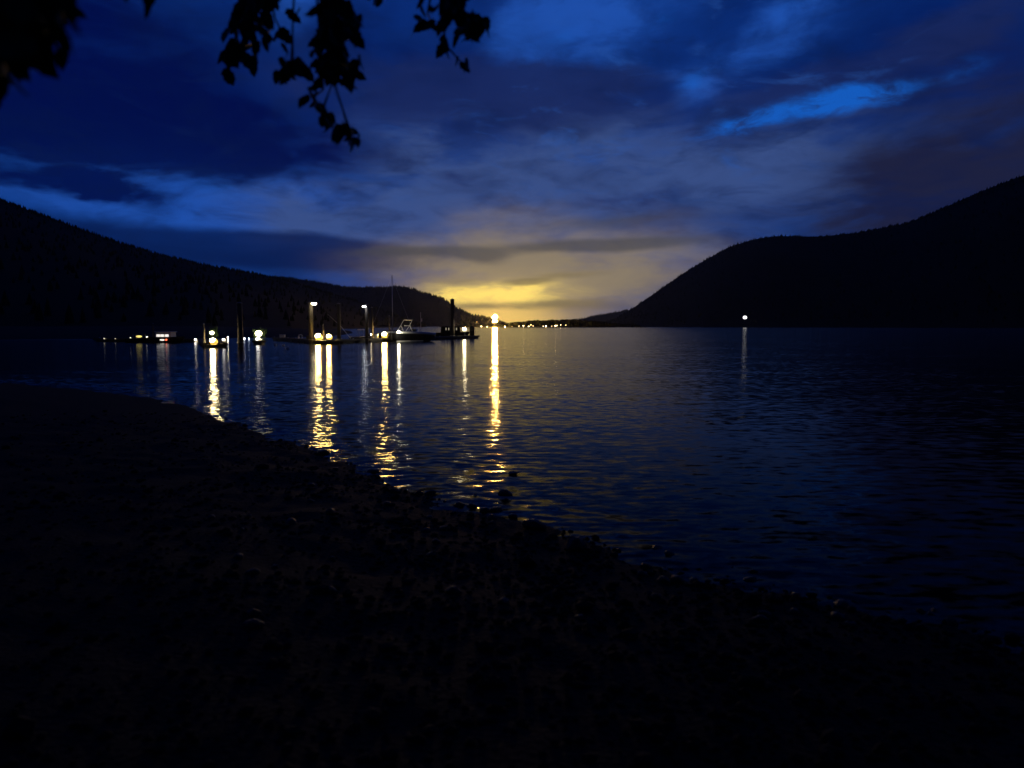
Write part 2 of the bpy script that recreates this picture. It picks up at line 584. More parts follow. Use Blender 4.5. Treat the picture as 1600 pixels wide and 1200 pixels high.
# reflectance of a surface covered in unresolved ripples: facets lean towards the viewer, so it stays well below 1 at grazing
inc = N('ShaderNodeSeparateXYZ'); L(geo.outputs['Incoming'], inc.inputs[0])
cosq = M('MINIMUM', M('ADD', M('ABSOLUTE', inc.outputs[2]), .045), 1)
fres = M('ADD', M('MULTIPLY', M('POWER', M('SUBTRACT', 1, cosq), 9), .98), .03)
gl = N('ShaderNodeBsdfGlossy'); gl.inputs['Roughness'].default_value = .115
gl.inputs['Color'].default_value = (1, 1, 1, 1)
L(nz.outputs[0], gl.inputs['Normal'])
df = N('ShaderNodeBsdfDiffuse'); df.inputs['Color'].default_value = (.001, .0025, .005, 1)
mxs = N('ShaderNodeMixShader'); L(fres, mxs.inputs[0]); L(df.outputs[0], mxs.inputs[1]); L(gl.outputs[0], mxs.inputs[2])
wout = N('ShaderNodeOutputMaterial'); L(mxs.outputs[0], wout.inputs['Surface'])
water = raw_mesh('water', V, Fg[keep], wm_)
a = water.data.attributes.new('chop', 'FLOAT', 'POINT')
a.data.foreach_set('value', (np.exp(-np.maximum(-dw, 0) / 1.5) * 2.6 - .55 * np.clip((-.40 - P2[:, 0] / np.maximum(P2[:, 1], 1)) / .1, 0, 1) * (P2[:, 1] > 24)).astype(np.float32))
bmx = bmesh.new(); bmx.from_mesh(water.data)
bmesh.ops.delete(bmx, geom=[v for v in bmx.verts if not v.link_faces], context='VERTS')
bmx.to_mesh(water.data); bmx.free()
tag(water, kind='structure')


# ------------------------------------------------------------------ hills
def hill(profile, ridge, base, back, seed, tree_h, ntrees, label_mat=MAT['earth'], rough=.05):
    """profile: (px, py) of the crest; ridge/base/back: (px, metres ahead) tables"""
    pxs = np.linspace(profile[0][0], profile[-1][0], 220)
    pys = np.interp(pxs, [p[0] for p in profile], [p[1] for p in profile])
    Dr = np.interp(pxs, [p[0] for p in ridge], [p[1] for p in ridge])
    Db = np.interp(pxs, [p[0] for p in base], [p[1] for p in base])
    top = np.array([at(x, y, d) for x, y, d in zip(pxs, pys, Dr)])
    top[:, 2] -= tree_h * .55
    ux = top[:, 0] / top[:, 1]
    m = 40
    ts = np.linspace(0, 1.7, m)
    V = np.zeros((len(pxs), m, 3))
    for k, t in enumerate(ts):
        if t <= 1:
            D = Db + (Dr - Db) * t
            s = t ** 1.15
        else:
            D = Dr * (1 + (t - 1) * back)
            s = 1 - ((t - 1) / .7) ** 1.3
        V[:, k, 0] = ux * D
        V[:, k, 1] = D
        V[:, k, 2] = np.maximum(top[:, 2], .3) * s
        if 0 < t < 1.0:
            nn = np.array([mnoise.fractal((ux[i] * 9 + seed, t * 3.0, seed), 1.0, 2.0, 4) for i in range(len(pxs))])
            V[:, k, 2] *= 1 + rough * 3 * nn * t * (1 - t) * 2
    V[:, 0, 2] = -.4
    V[:, -1, 2] = -.4
    o = raw_mesh('hill', V.reshape(-1, 3), grid_faces(len(pxs), m), label_mat)
    tag(o, kind='structure')
    # conifers over the slope, thickest on the crest where they break the outline
    mb = MB()
    r = random.Random(seed)
    for q in range(ntrees):
        i = r.uniform(0, len(pxs) - 1.01)
        t = 1 - abs(r.gauss(0, .03)) if q % 2 == 0 else r.uniform(.03, .99)
        kf = t / 1.7 * (m - 1)
        i0, k0 = int(i), int(kf)
        fi, fk = i - i0, kf - k0
        p = (V[i0, k0] * (1 - fi) + V[i0 + 1, k0] * fi) * (1 - fk) + (V[i0, k0 + 1] * (1 - fi) + V[i0 + 1, k0 + 1] * fi) * fk
        h = tree_h * r.uniform(.35, 1.0) ** .8
        w = h * r.uniform(.2, .34)
        a0 = r.uniform(0, 6)
        vs = [(p[0], p[1], p[2] + h)]
        for lev, (zz, ww) in enumerate(((.45, .62), (.02, 1.0))):
            for k in range(5):
                a_ = a0 + 2 * PI * k / 5 + lev * .6
                rr_ = w * ww * r.uniform(.75, 1.2)
                vs.append((p[0] + rr_ * math.cos(a_), p[1] + rr_ * math.sin(a_), p[2] + h * zz * r.uniform(.85, 1.1)))
        fs = [(0, 1 + k, 1 + (k + 1) % 5) for k in range(5)] + [(1 + k, 6 + k, 6 + (k + 1) % 5, 1 + (k + 1) % 5) for k in range(5)]
        mb.add(vs, fs)
    f = mb.build('hill_forest', MAT['forest'])
    tag(f, kind='stuff')
    return o


hill([(-900, 150), (-500, 215), (-200, 262), (0, 308), (60, 330), (130, 356), (190, 378), (250, 395), (320, 411), (400, 425), (450, 437), (500, 452),
      (550, 466), (600, 484), (640, 500), (665, 508)],
     [(-900, 900), (0, 1150), (665, 1500)], [(-900, 150), (0, 190), (330, 210), (450, 300), (560, 600), (665, 1300)], .5, 1, 6, 4200)
hill([(380, 436), (430, 429), (480, 436), (540, 447), (590, 447), (620, 445), (645, 449), (660, 455), (690, 463), (712, 478), (735, 490), (765, 495), (800, 508)],
     [(380, 3300), (800, 3600)], [(380, 1700), (800, 2800)], .3, 2, 13, 1800)
hill([(925, 507), (960, 498), (985, 482), (1020, 458), (1060, 430), (1100, 405), (1140, 383), (1180, 371), (1215, 366), (1280, 367), (1340, 361),
      (1420, 345), (1460, 328), (1530, 297), (1600, 270), (1800, 215), (2100, 190), (2500, 230)],
     [(925, 2300), (1200, 1900), (1600, 1500), (2500, 800)], [(925, 2100), (1100, 1150), (1600, 700), (2500, 260)], .5, 3, 7, 4200)
hill([(820, 508), (860, 504), (900, 498), (940, 490), (980, 483), (1040, 476), (1120, 480)], [(820, 5000), (1120, 5000)],
     [(820, 4300), (1120, 4300)], .15, 4, 14, 700)

# low far shore that carries the town
mb = MB()
n = 60
vs = []
for i in range(n):
    px = 700 + (1010 - 700) * i / (n - 1)
    edge = min(1, i / 4, (n - 1 - i) / 4)
    for D, z in ((1000, -.5), (1008, .5), (1060, 1.6), (1300, 2.5), (1500, -.5)):
        p = at(px, HOR, D + 6 * math.sin(i * .9) + 4 * math.sin(i * 2.3))
        vs.append((p.x, p.y, z * edge if z > 0 else z))
mb.add(vs, [tuple(f) for f in grid_faces(n, 5).tolist()])
fs_ = mb.build('far_shore', MAT['earth'], smooth=True)
tag(fs_, kind='structure')
# round headed trees of the far shore: one mass
mb = MB()
r = random.Random(21)
env = [(740, 507), (785, 506), (800, 503.5), (830, 501), (860, 500), (900, 499), (930, 501), (965, 505), (1000, 507)]
for q in range(420):
    px = r.uniform(778, 1000) if q > 40 else r.uniform(715, 790)
    ey = np.interp(px, [e[0] for e in env], [e[1] for e in env])
    D = r.uniform(1030, 1260)
    topz = at(px, ey, D).z * r.uniform(.7, 1.05)
    base = at(px, HOR, D)
    if topz < 2.5:
        topz = 2.5
    h = topz - 1.2
    w = h * r.uniform(.3, .6)
    b = MB().ball((0, 0, 0), 1, 7, 5)
    jit = [r.uniform(.78, 1.2) for _ in b.v]
    mb.add([(base.x + v[0] * w * j, base.y + v[1] * w * j, 1.0 + h * .5 + v[2] * h * .52 * j) for v, j in zip(b.v, jit)], b.f)
tl = mb.build('far_treeline', MAT['forest'])
tag(tl, kind='stuff')


# ------------------------------------------------------------------ far lamps
def far_lamp(px, py, D, r_, m, label, group=None, ground=None, name='shore_lamp'):
    p = at(px, py, D)
    g = 1.0 if ground is None else ground
    base = Vector((p.x, p.y, min(g, p.z - 1.0)))
    t = thing(name, label, 'lamp', base, 0, group)
    h = p.z - base.z
    MB().tube([(0, 0, -.6), (0, 0, h - r_ * .5)], [.09, .06], 6).build('post', MAT['grey'], t)
    MB().ball((0, 0, h), r_, 10, 6, (1, 1, .8)).build('globe', m, t, True)
    MB().tube([(0, 0, h + r_ * .75), (0, 0, h + r_ * .95)], [r_ * .8, r_ * .3], 8).build('cap', MAT['grey'], t)
    return t


# the bright floodlight mast at the head of the lake
p = at(773, 496, 1010)
mast = thing('floodlight_mast', 'blazing orange floodlight mast, the brightest light on the far shore', 'floodlight', (p.x, p.y, .6))
H = p.z - .6
MB().tube([(0, 0, -.8), (0, 0, H + 1.2)], [.35, .18], 8).build('pole', MAT['grey'], mast)
MB().box((0, 0, H - .1), (4.4, .3, .3)).build('crossarm', MAT['grey'], mast)
MB().box((0, 0, H - 5.8), (3.6, .3, .3)).build('crossarm', MAT['grey'], mast)
for lx, lz, rr_ in ((-1.9, H + .4, 1.15), (0.3, H + 2.4, 1.25), (2.3, H + .5, 1.2), (-1.7, H - 5.2, 1.0), (1.7, H - 5.0, 1.05), (.2, H - 2.6, 1.0)):
    hd = MB().ball((lx, -.7, lz), rr_, 10, 7, (1, .6, .8)).build('lamp_head', SODIUM, mast, True)
    MB().box((lx, .35, lz), (rr_ * 1.5, .5, rr_ * 1.2)).build('housing', MAT['grey'], hd)

G = 'town lights strung along the far shore'
town = [(745, 503), (752, 510.0), (761, 510.6), (789, 510.5), (800, 510.2), (811, 509.5), (818, 509.0), (826, 510), (829.5, 507.6), (833, 509.4),
        (849, 509.8), (853, 509.3), (862, 509.6), (868, 509.0), (870.5, 508.3), (876, 507.6), (884, 508)]
tl_labels = {0: 'small pale lamp up on the dark slope left of the bright orange floodlights',
             16: 'last small yellow lamp at the right end of the far shore lights'}
FARD = glow('dim_town_glow', (1.0, .66, .25), 7)
ORD = 'first second third fourth fifth sixth seventh eighth ninth tenth eleventh twelfth thirteenth fourteenth fifteenth sixteenth'.split()
for i, (x, y) in enumerate(town):
    far_lamp(x, y, 1003 + (i * 37 % 17), (.3, .55, .4, .7, .25)[i % 5], FARL if i % 4 else FARD,
             tl_labels.get(i, 'tiny yellow town light at the far water edge, %s from the left' % ORD[i - 1]), G, .4)

far_lamp(1164, 496, 1080, 3.0, FARW, 'lone white lamp under the black hill across the water on the right', None, 8)
far_lamp(1359, 496, 1000, .28, glow('faint_far_glow', (1, .9, .75), 5), 'very faint small lamp low on the black hill at far right', None, 8)

# ------------------------------------------------------------------ docks
DZ = .42


def dock(label, A, B, width, name='floating_dock'):
    A, B = Vector((A[0], A[1], 0)), Vector((B[0], B[1], 0))
    d = B - A
    ln = d.length
    t = thing(name, label, 'dock', ((A + B) / 2), math.atan2(d.y, d.x))
    nseg = max(1, int(ln / 3.2))
    for k in range(nseg):
        x0 = -ln / 2 + ln * (k + .5) / nseg
        MB().box((x0, 0, .08), (ln / nseg * .82, width * .86, .42), bev=.04).build('float', MAT['floatm'], t)
    for s in (-1, 1):
        MB().box((0, s * (width / 2 - .05), DZ - .09), (ln, .1, .2)).build('fascia', MAT['wood'], t)
    # deck boards: one joined part (each board is a pixel or two wide here)
    mbd = MB()
    nb = int(ln / .3)
    for k in range(nb):
        mbd.box((-ln / 2 + ln * (k + .5) / nb, 0, DZ + .03 + .004 * (k % 3)), (ln / nb * .94, width - .02, .04))
    tag(mbd.build('deck_board', MAT['wood'], t), kind='stuff')
    for k in range(max(2, int(ln / 5))):
        x0 = -ln / 2 + 1 + k * 5
        if x0 < ln / 2 - .5:
            c = MB().box((x0, -width / 2 + .2, DZ + .08), (.06, .06, .1)).tube([(x0 - .14, -width / 2 + .2, DZ + .15), (x0 + .14, -width / 2 + .2, DZ + .15)], .025, 6)
            c.build('cleat', MAT['alu'], t)
    return t


def gp(px, D):
    q = at(px, HOR, D)
    return (q.x, q.y)


dock('long grey floating dock running out behind the moored boats to the tall end pile', gp(499, 92.5), gp(741, 136), 2.2)
dock('grey floating dock under the left half of the marina posts', gp(434, 116), gp(496, 94), 1.9)
dock('short finger dock under the two amber lamps', (gp(497, 89.5)[0] - .3, 89.8), (gp(520, 91)[0] + .6, 91.6), 1.3)
dock('narrow finger dock with a single yellow lamp at its near end', gp(336, 76.5), gp(322, 104), 2.4)
dock('dark low dock along the left bank beside the lit cabin boat', gp(152, 107), gp(309, 103), 1.8)


def pile(px, top, D, r_, label, lean=0.0, name='mooring_pile', m=None, cap=True):
    b = at(px, HOR, D)
    zt = at(px, top, D).z
    t = thing(name, label, 'pile', (b.x, b.y, 0))
    t.rotation_euler = (0, lean, 0)
    MB().tube([(0, 0, -1.6), (0, 0, zt * .5), (0, 0, zt)], [r_ * 1.03, r_, r_ * .97], 14).build('shaft', m or MAT['steel'], t, True)
    if cap:
        MB().tube([(0, 0, zt), (0, 0, zt + .03), (0, 0, zt + .16)], [r_ * 1.08, r_ * 1.08, r_ * .15], 14).build('cap', MAT['grey'], t)
        MB().tube([(0, 0, DZ + .06), (0, 0, DZ + .16)], [r_ * 1.35] * 2, 14).build('collar', MAT['grey'], t)
    return t


pile(375, 474, 77, .27, 'faint thick pile standing alone between the two lit yellow shrubs')
pile(486, 473, 93.2, .29, 'tall pile carrying the pale lamp on a bracket')
pile(529.5, 475, 98.5, .25, 'plain grey pile alone right of the amber lamp pair')
pile(573, 476, 99.5, .21, 'pile with the small white lamp fixed near its top')
pile(581.5, 481, 106.5, .18, 'thinner pile just right of the one with the small white lamp')
pile(707, 468, 131, .35, 'tall black end pile standing dark against the yellow sky')
pile(505, 508, 92.6, .10, 'short thin post glowing between the two amber lamps', name='dock_post', m=MAT['wood'])
pile(608.5, 494, 107.9, .11, 'slim post lit from below beside the amber lamp near the boat', name='dock_post', m=MAT['wood'])
pile(318.5, 507, 77.2, .10, 'slim post lit on one side left of the yellow dock lamp', name='dock_post', m=MAT['wood'])
pile(239, 506, 104, .11, 'thin dim post left of the lit cabin boat', name='dock_post', m=MAT['wood'])


def dock_lamp(px, py, D, r_, m, label, name='dock_lamp'):
    p = at(px, py, D)
    t = thing(name, label, 'lamp', (p.x, p.y, DZ + .05))
    h = p.z - DZ - .05
    h0 = max(.02, h - r_ * .8)
    MB().box((0, 0, h0 / 2), (.2, .2, max(.04, h0)), bev=.015).build('post', MAT['grey'], t)
    MB().tube([(0, 0, h0 - .03), (0, 0, h0 + .05)], [r_ * .75, r_ * .6], 10).build('collar', MAT['grey'], t)
    MB().ball((0, 0, h), r_, 14, 9, (1, 1, .85)).build('globe', SHELL if m in (AMBER, GOLD) else SHELLW, t, True)  # self-lit shell stands in for the halo around the bulb
    MB().ball((-r_ * .06, -r_ * .42, h + r_ * .30), r_ * .70, 12, 8, (1, 1, .85)).build('bulb', m, t, True)
    MB().tube([(0, -r_ * .4, h + r_ * .88), (0, -r_ * .4, h + r_ * 1.0)], [r_ * .5, r_ * .15], 10).build('cap', MAT['grey'], t)
    return t


dock_lamp(498, 527, 91.3, .46, AMBER, 'large amber globe lamp, the left one of the close pair on the dock')
dock_lamp(514.5, 527, 92.4, .38, AMBER, 'smaller amber globe lamp, the right one of the close pair on the dock')
dock_lamp(601.5, 524, 106.8, .50, AMBER, 'amber globe lamp at the stern of the boat with the white rim')
dock_lamp(726, 515.5, 132, .44, WARMW, 'pale round lamp at the far end of the long dock')
dock_lamp(334, 534, 77.0, .40, GOLD, 'yellow globe lamp low on the near end of the left finger dock')
dock_lamp(350, 531.5, 79, .20, SOFTW, 'small white lamp just right of the yellow lamp on the left finger dock')
dock_lamp(306, 532.0, 103.0, .26, SOFTW, 'small white lamp at the right end of the low left dock')
dock_lamp(404, 531, 90, .34, SOFTW, 'pale low lamp on the little float under the lit shrub')
dock_lamp(580, 523, 103.6, .09, WARMW, 'tiny pale lamp at the foot of the thin pile')
dock('little square float with one pale lamp on it', gp(396, 90), gp(412, 90), 1.3)


def bracket_lamp(px, py, D, r_, m, label, dx_):
    p = at(px, py, D)
    t = thing('bracket_lamp', label, 'lamp', p)
    MB().tube([(dx_, 0, .02), (dx_ * .4, 0, .16), (0, 0, .12)], .035, 6).build('arm', MAT['grey'], t)
    MB().tube([(0, 0, .10), (0, 0, .16)], [r_ * 1.05, r_ * .5], 10).build('hood', MAT['grey'], t)
    MB().ball((0, 0, 0), r_, 12, 8, (1.3, 1, .6)).build('bulb', m, t, True)
    return t


bracket_lamp(490.5, 474.5, 92.6, .26, BRACK, 'pale yellow lamp on a bracket at the top of a tall pile', -.32)
bracket_lamp(568.8, 479, 99.0, .18, ICY, 'small round white lamp high on a pile in the marina', .22)


# shrubs lit by a lamp set among their leaves
def lit_shrub(px, py, D, w, h, seed, label, lamp_label, lr):
    p = at(px, py, D)
    r = random.Random(seed)
    t = thing('shrub', label, 'shrub', (p.x, p.y + .7, .55))
    z0 = p.z - .55
    mbs = MB()
    for k in range(5):
        a_ = r.uniform(0, 6.28)
        mbs.tube([(0, 0, -.4), (math.cos(a_) * w * .15, math.sin(a_) * w * .15, z0 * .6), (math.cos(a_) * w * .4, math.sin(a_) * w * .4, z0 + h * .3)], [.05, .035, .015], 6)
    mbs.build('stem', MAT['bark'], t)
    mbl = MB()
    for k in range(520):
        a_, b_ = r.uniform(0, 6.28), math.acos(r.uniform(-.7, 1))
        q = r.uniform(.35, 1) ** .6
        lump = 1 + .3 * math.sin(3 * a_ + seed) + .2 * math.sin(5 * b_ + seed)
        c = Vector((math.cos(a_) * math.sin(b_) * w * .55 * q * lump, .2 + math.sin(a_) * math.sin(b_) * w * .45 * q, z0 + math.cos(b_) * h * .62 * q * lump))
        d1 = Vector((r.uniform(-1, 1), r.uniform(-1, 1), r.uniform(-1, 1))).normalized() * r.uniform(.06, .12)
        d2 = d1.orthogonal() * .6
        mbl.add([c - d1, c + d2, c + d1, c - d2], [(0, 1, 2, 3)])
    tag(mbl.build('foliage', MAT['leaf'], t), kind='stuff')
    far_lamp(px, py, D, lr, SHRUBL, lamp_label, None, .55, 'garden_lamp')
    return t


lit_shrub(331, 520, 127, 1.5, 1.6, 4, 'lamp lit shrub on the left bank above the yellow dock lamp', 'pale lamp shining in the shrub above the yellow dock lamp', .36)
lit_shrub(404, 521, 131, 2.2, 1.6, 9, 'wide lamp lit shrub on the bank right of the lone faint pile', 'pale lamp shining in the wide shrub right of the lone pile', .6)


# ------------------------------------------------------------------ boats
def hull_mesh(Lg, Bm, Hb, Hs, draft=.25, nst=14):
    """lofted hull: stern at -L/2, bow at +L/2"""
    mb = MB()
    rows = []
    for i in range(nst):
        t = i / (nst - 1)
        x = -Lg / 2 + Lg * t
        b = Bm / 2 * (1 - max(0, (t - .35) / .65) ** 2.2) * (.9 + .1 * min(1, t / .3))
        b = max(b, .02)
        zs = Hs + (Hb - Hs) * t ** 2.2
        keel = -draft * (1 - t ** 5) + zs * .75 * max(0, (t - .8) / .2) ** 2
        row = []
        for s, (wb, wz) in ((-1, (1, 1)), (-1, (.93, .55)), (-1, (.72, .15)), (0, (0, 0)), (1, (.72, .15)), (1, (.93, .55)), (1, (1, 1))):
            row.append((x, s * b * wb, keel + (zs - keel) * wz))
        rows.append(row)
    vs = [p for r_ in rows for p in r_]
    fs = [tuple(f) for f in grid_faces(nst, 7).tolist()]
    fs.append(tuple(range(7)))
    mb.add(vs, fs)
    return mb, [r_[0] for r_ in rows], [r_[6] for r_ in rows]


def boat(name, label, cat, px, D, Lg, Bm, Hb, Hs, rz, hm, loc_dx=0.0):
    q = at(px, HOR, D)
    t = thing(name, label, cat, (q.x + loc_dx, q.y, 0), rz)
    mb, le, re_ = hull_mesh(Lg, Bm, Hb, Hs)
    mb.build('hull', hm, t, True)
    return t, le, re_


def deck_part(t, le, re_, m, drop=.06, name='deck', i0=0, i1=None):
    mb = MB()
    a_, b_ = le[i0:i1], re_[i0:i1]
    vs = []
    for p0, p1 in zip(a_, b_):
        vs += [(p0[0], p0[1] * .96, p0[2] - drop), (p1[0], p1[1] * .96, p1[2] - drop)]
    mb.add(vs, [(2 * k, 2 * k + 1, 2 * k + 3, 2 * k + 2) for k in range(len(a_) - 1)])
    return mb.build(name, m, t)


# dark runabout with white rim
t, le, re_ = boat('runabout', 'dark hulled runabout with a bright white rim and a folded canopy frame', 'boat', 646.5, 106.7, 7.6, 2.4, .95, 1.2, R(45), MAT['hull'])
for e_ in (le, re_):
    MB().tube([(p[0], p[1], p[2] + .06) for p in e_], .17, 6).build('rim', MAT['white'], t, True)
MB().tube([(p[0] * .99, p[1] * .8 - .16, .10) for p in le[:9]], .05, 6).build('boot_stripe', MAT['white'], t)
deck_part(t, le, re_, MAT['white'])
ws = MB().add([(-.3, -.95, 1.3), (.15, -.75, 1.72), (.35, 0, 1.76), (.5, 0, 1.3), (.15, .75, 1.72), (-.3, .95, 1.3)], [(0, 3, 2, 1), (3, 5, 4, 2)])
ws.build('windshield', MAT['glass'], t)
for s in (-1, 1):
    fr = MB().tube([(-2.2, s * 1.0, 1.4), (-1.55, s * 1.0, 2.15), (-1.0, s * .98, 3.0)], .04, 6).tube([(-1.0, s * 1.0, 1.4), (-1.5, s * 1.0, 2.3)], .03, 6)
    fr.build('canopy_frame', MAT['white'], t)
MB().tube([(-1.0, -.98, 3.0), (-1.0, .98, 3.0)], .04, 6).tube([(-2.3, -.9, 2.2), (-1.3, -.9, 2.2)], .05, 6).build('crossbar', MAT['white'], t)
MB().box((-3.95, 0, .75), (.35, .45, 1.0), bev=.06).build('outboard', MAT['hull'], t)

MB().tube([(-3.55, -1.05, 1.2), (-3.75, -1.5, 1.38)], .03, 6).build('lamp_arm', MAT['alu'], t)
MB().ball((-3.8, -1.6, 1.40), .13, 10, 7).build('stern_lamp', STERN, t, True)
# sailboat behind the dock: only its mast shows
t, le, re_ = boat('sailboat', 'sailing boat whose tall thin mast rises above the docks into the sky', 'boat', 612, 124, 7.5, 2.3, 1.15, .9, R(8), MAT['hull'])
deck_part(t, le, re_, MAT['hull'], .02)
zt = at(610, 430, 124).z
MB().tube([(.15, 0, .9), (.15, 0, zt)], [.085, .05], 8).build('mast', MAT['alu'], t, True)
MB().tube([(.05, 0, 2.1), (-2.9, 0, 2.0)], .07, 8).build('boom', MAT['alu'], t)
MB().tube([(.15, -.75, zt * .62), (.15, .75, zt * .62)], .025, 6).build('spreader', MAT['alu'], t)
MB().tube([(3.5, 0, 1.15), (.15, 0, zt - .3)], .012, 5).tube([(-3.6, 0, .95), (.15, 0, zt - .1)], .012, 5).tube(
    [(.1, -1.05, .95), (.15, -.75, zt * .62), (.15, 0, zt - .4)], .012, 5).tube([(.1, 1.05, .95), (.15, .75, zt * .62), (.15, 0, zt - .4)], .012, 5).build('rigging', MAT['alu'], t)
MB().box((-.1, 0, 1.15), (2.4, 1.2, .5), taper=.8).build('cabin', MAT['hull'], t)
MB().tube([(-2.7, 0, 2.13), (-1.2, 0, 2.2), (0, 0, 2.2)], [.09, .14, .13], 8).build('furled_sail', MAT['canvas'], t)

# cabin cruiser at the end of the dock
t, le, re_ = boat('cabin_cruiser', 'dark cabin boat with small pale windows beside the black end pile', 'boat', 707, 139, 6.2, 2.4, 1.15, .95, R(3), MAT['hull'])
deck_part(t, le, re_, MAT['hull'], .03)
MB().box((-.35, 0, 1.5), (3.6, 1.8, 1.05), taper=.93, bev=0).build('cabin', MAT['hull'], t)
MB().box((-.4, 0, 2.08), (4.1, 2.0, .1), bev=.03).build('roof', MAT['canvas'], t)
for x0 in (-1.15, -.65, .75):
    f_ = MB().box((x0, -.9, 1.62), (.26, .06, .5)).build('window_frame', MAT['grey'], t)
    MB().box((x0, -.935, 1.62), (.18, .02, .42)).build('window', DIMW, f_)
MB().tube([(1.6, -.6, 1.1), (2.2, -.45, 1.75), (3.0, 0, 1.85), (2.2, .45, 1.75), (1.6, .6, 1.1)], .03, 6).build('bow_rail', MAT['alu'], t)

# upright dark thing on the very end of the dock
q = at(737.5, HOR, 134.5)
t = thing('fuel_pump', 'dark upright cabinet with a rounded top on the outer tip of the dock', 'cabinet', (q.x, q.y, DZ + .06))
MB().box((0, 0, .62), (.82, .7, 1.24), bev=.06).build('body', MAT['hull'], t)
MB().tube([(0, -.36, 1.24), (0, .36, 1.24)], .46, 14).build('hood', MAT['canvas'], t)
MB().tube([(.43, 0, 1.0), (.62, 0, .8), (.55, 0, .4), (.43, 0, .3)], .04, 6).build('hose', MAT['floatm'], t)

# white canopied boat behind the pile with the small lamp
t, le, re_ = boat('canopy_boat', 'small boat with a bright white canopy behind the pile with the small white lamp', 'boat', 566, 112, 3.6, 1.5, .65, .55, R(4), MAT['hull'])
deck_part(t, le, re_, MAT['white'])
MB().box((-.2, 0, 1.62), (1.0, 1.2, .14), taper=.8, bev=0).build('canopy', MAT['white'], t)
for sx in (-.6, .2):
    for sy in (-.5, .5):
        MB().tube([(sx, sy, .5), (sx, sy, 1.58)], .02, 5).build('canopy_pole', MAT['alu'], t)
MB().tube([(p[0], p[1], p[2]) for p in le], .045, 6).build('rim', MAT['white'], t)

# lit cabin boat on the left
t, le, re_ = boat('lit_cabin_boat', 'boat on the left with white lit cabin windows above a reddish light', 'boat', 261, 100, 4.6, 1.9, .8, .7, R(-3), MAT['hull'])
deck_part(t, le, re_, MAT['hull'], .03)
MB().box((-.2, 0, .98), (2.1, 1.4, .75), taper=.94).build('cabin', MAT['white'], t)
MB().box((-.2, 0, 1.40), (2.3, 1.6, .08), bev=.02).build('roof', MAT['white'], t)
for x0 in (-.85, -.3, .3):
    f_ = MB().box((x0, -.69, .92), (.5, .06, .36)).build('window_frame', MAT['white'], t)
    MB().box((x0, -.73, .92), (.46, .02, .3)).build('window', WHITEW, f_)
MB().ball((-.2, -1.0, .36), .13, 8, 6, (2.6, .6, .8)).build('side_lamp', WHITEW, t)
MB().ball((.35, -1.0, .38), .12, 8, 6).build('red_lamp', REDG, t)

# yellow lit boat further left
t, le, re_ = boat('lit_launch', 'open launch glowing yellow under its canopy at the far left', 'boat', 217, 101, 3.2, 1.4, .6, .5, R(5), MAT['hull'])
deck_part(t, le, re_, MAT['wood'])
MB().box((0, 0, 1.12), (1.5, 1.1, .06), bev=.02).build('canopy', MAT['canvas'], t)
MB().ball((0, -.1, .78), .2, 10, 6, (2.0, 1, .7)).build('lantern', YELW, t)
for sx in (-.6, .6):
    for sy in (-.5, .5):
        MB().tube([(sx, sy, .4), (sx, sy, 1.1)], .02, 5).build('canopy_pole', MAT['alu'], t)

# small lamps along the left dock and bank
for (x, y, D, r_, lb) in ((163, 529, 105.5, .10, 'faintest pale lamp, leftmost of the row along the low left dock'),
                          (180, 529, 105, .08, 'very faint lamp second from the left on the low left dock'),
                          (204, 528, 104.5, .10, 'faint pale lamp just left of the yellow glowing launch'),
                          (230, 527, 104, .13, 'small white lamp between the yellow launch and the lit cabin boat')):
    dock_lamp(x, y, D, r_, glow('small_lamp_glow', (1, .93, .85), (1.2, .6, 1.5, 5)[(163, 180, 204, 230).index(x)]), lb)
far_lamp(356, 527, 127, .09, WARMW, 'tiny lamp on the bank right of the shrub above the yellow dock lamp', None, .3, 'garden_lamp')
far_lamp(382, 529, 127.5, .10, COOL, 'tiny white lamp on the bank just right of the lone faint pile', None, .1, 'garden_lamp')
far_lamp(389, 529, 127.5, .09, COOL, 'second tiny white lamp between the lone pile and wide lit shrub', None, .1, 'garden_lamp')

# dock furniture
def dock_box(px, D, w, h, label, m):
    q = at(px, HOR, D)
    t = thing('dock_box', label, 'box', (q.x, q.y, DZ + .06))
    MB().box((0, 0, h / 2), (w, .5, h), bev=.03).build('body', m, t)
    MB().box((0, 0, h + .035), (w + .06, .56, .07), bev=.02).build('lid', m, t)
    return t


dock_box(441, 113, .75, .36, 'white dock box at the left end of the left dock', MAT['white'])
dock_box(481, 98.8, .4, .4, 'small dock box beside the tall pile with the pale lamp', MAT['wood'])
dock_box(588, 104.9, .45, .5, 'small white dock box right of the thin pile', MAT['white'])
q = at(467.5, HOR, 103.5)
t = thing('ladder', 'white hoop of a swim ladder on the edge of the left dock', 'ladder', (q.x, q.y, DZ + .03))
for yy in (-.22, .22):
    MB().tube([(-.1, yy, -.8), (-.1, yy, .35), (.0, yy, .52), (.2, yy, .56), (.36, yy, .44), (.4, yy, .0)], .035, 6).build('rail', MAT['white'], t)
for k in range(3):
    MB().tube([(-.1, -.22, -.6 + k * .3), (-.1, .22, -.6 + k * .3)], .025, 6).build('rung', MAT['alu'], t)
a0, a1 = at(512, 491, 99), at(548, 529, 99)
t = thing('spar', 'thin dark spar slanting down beside the plain grey pile', 'spar', (a1.x, a1.y, a1.z))
d = a0 - a1
MB().tube([(0, 0, 0), d * .45 + Vector((0, 0, .25)), d], [.04, .035, .025], 6).build('pole', MAT['alu'], t)
MB().tube([d, d + Vector((.02, 0, -.12))], .04, 6).build('tip', MAT['grey'], t)
q = at(657.5, HOR, 131)
zt = at(657.5, 488, 131).z
t = thing('flagpole', 'short pale pole with a white tip behind the dark runabout', 'pole', (q.x, q.y, DZ))
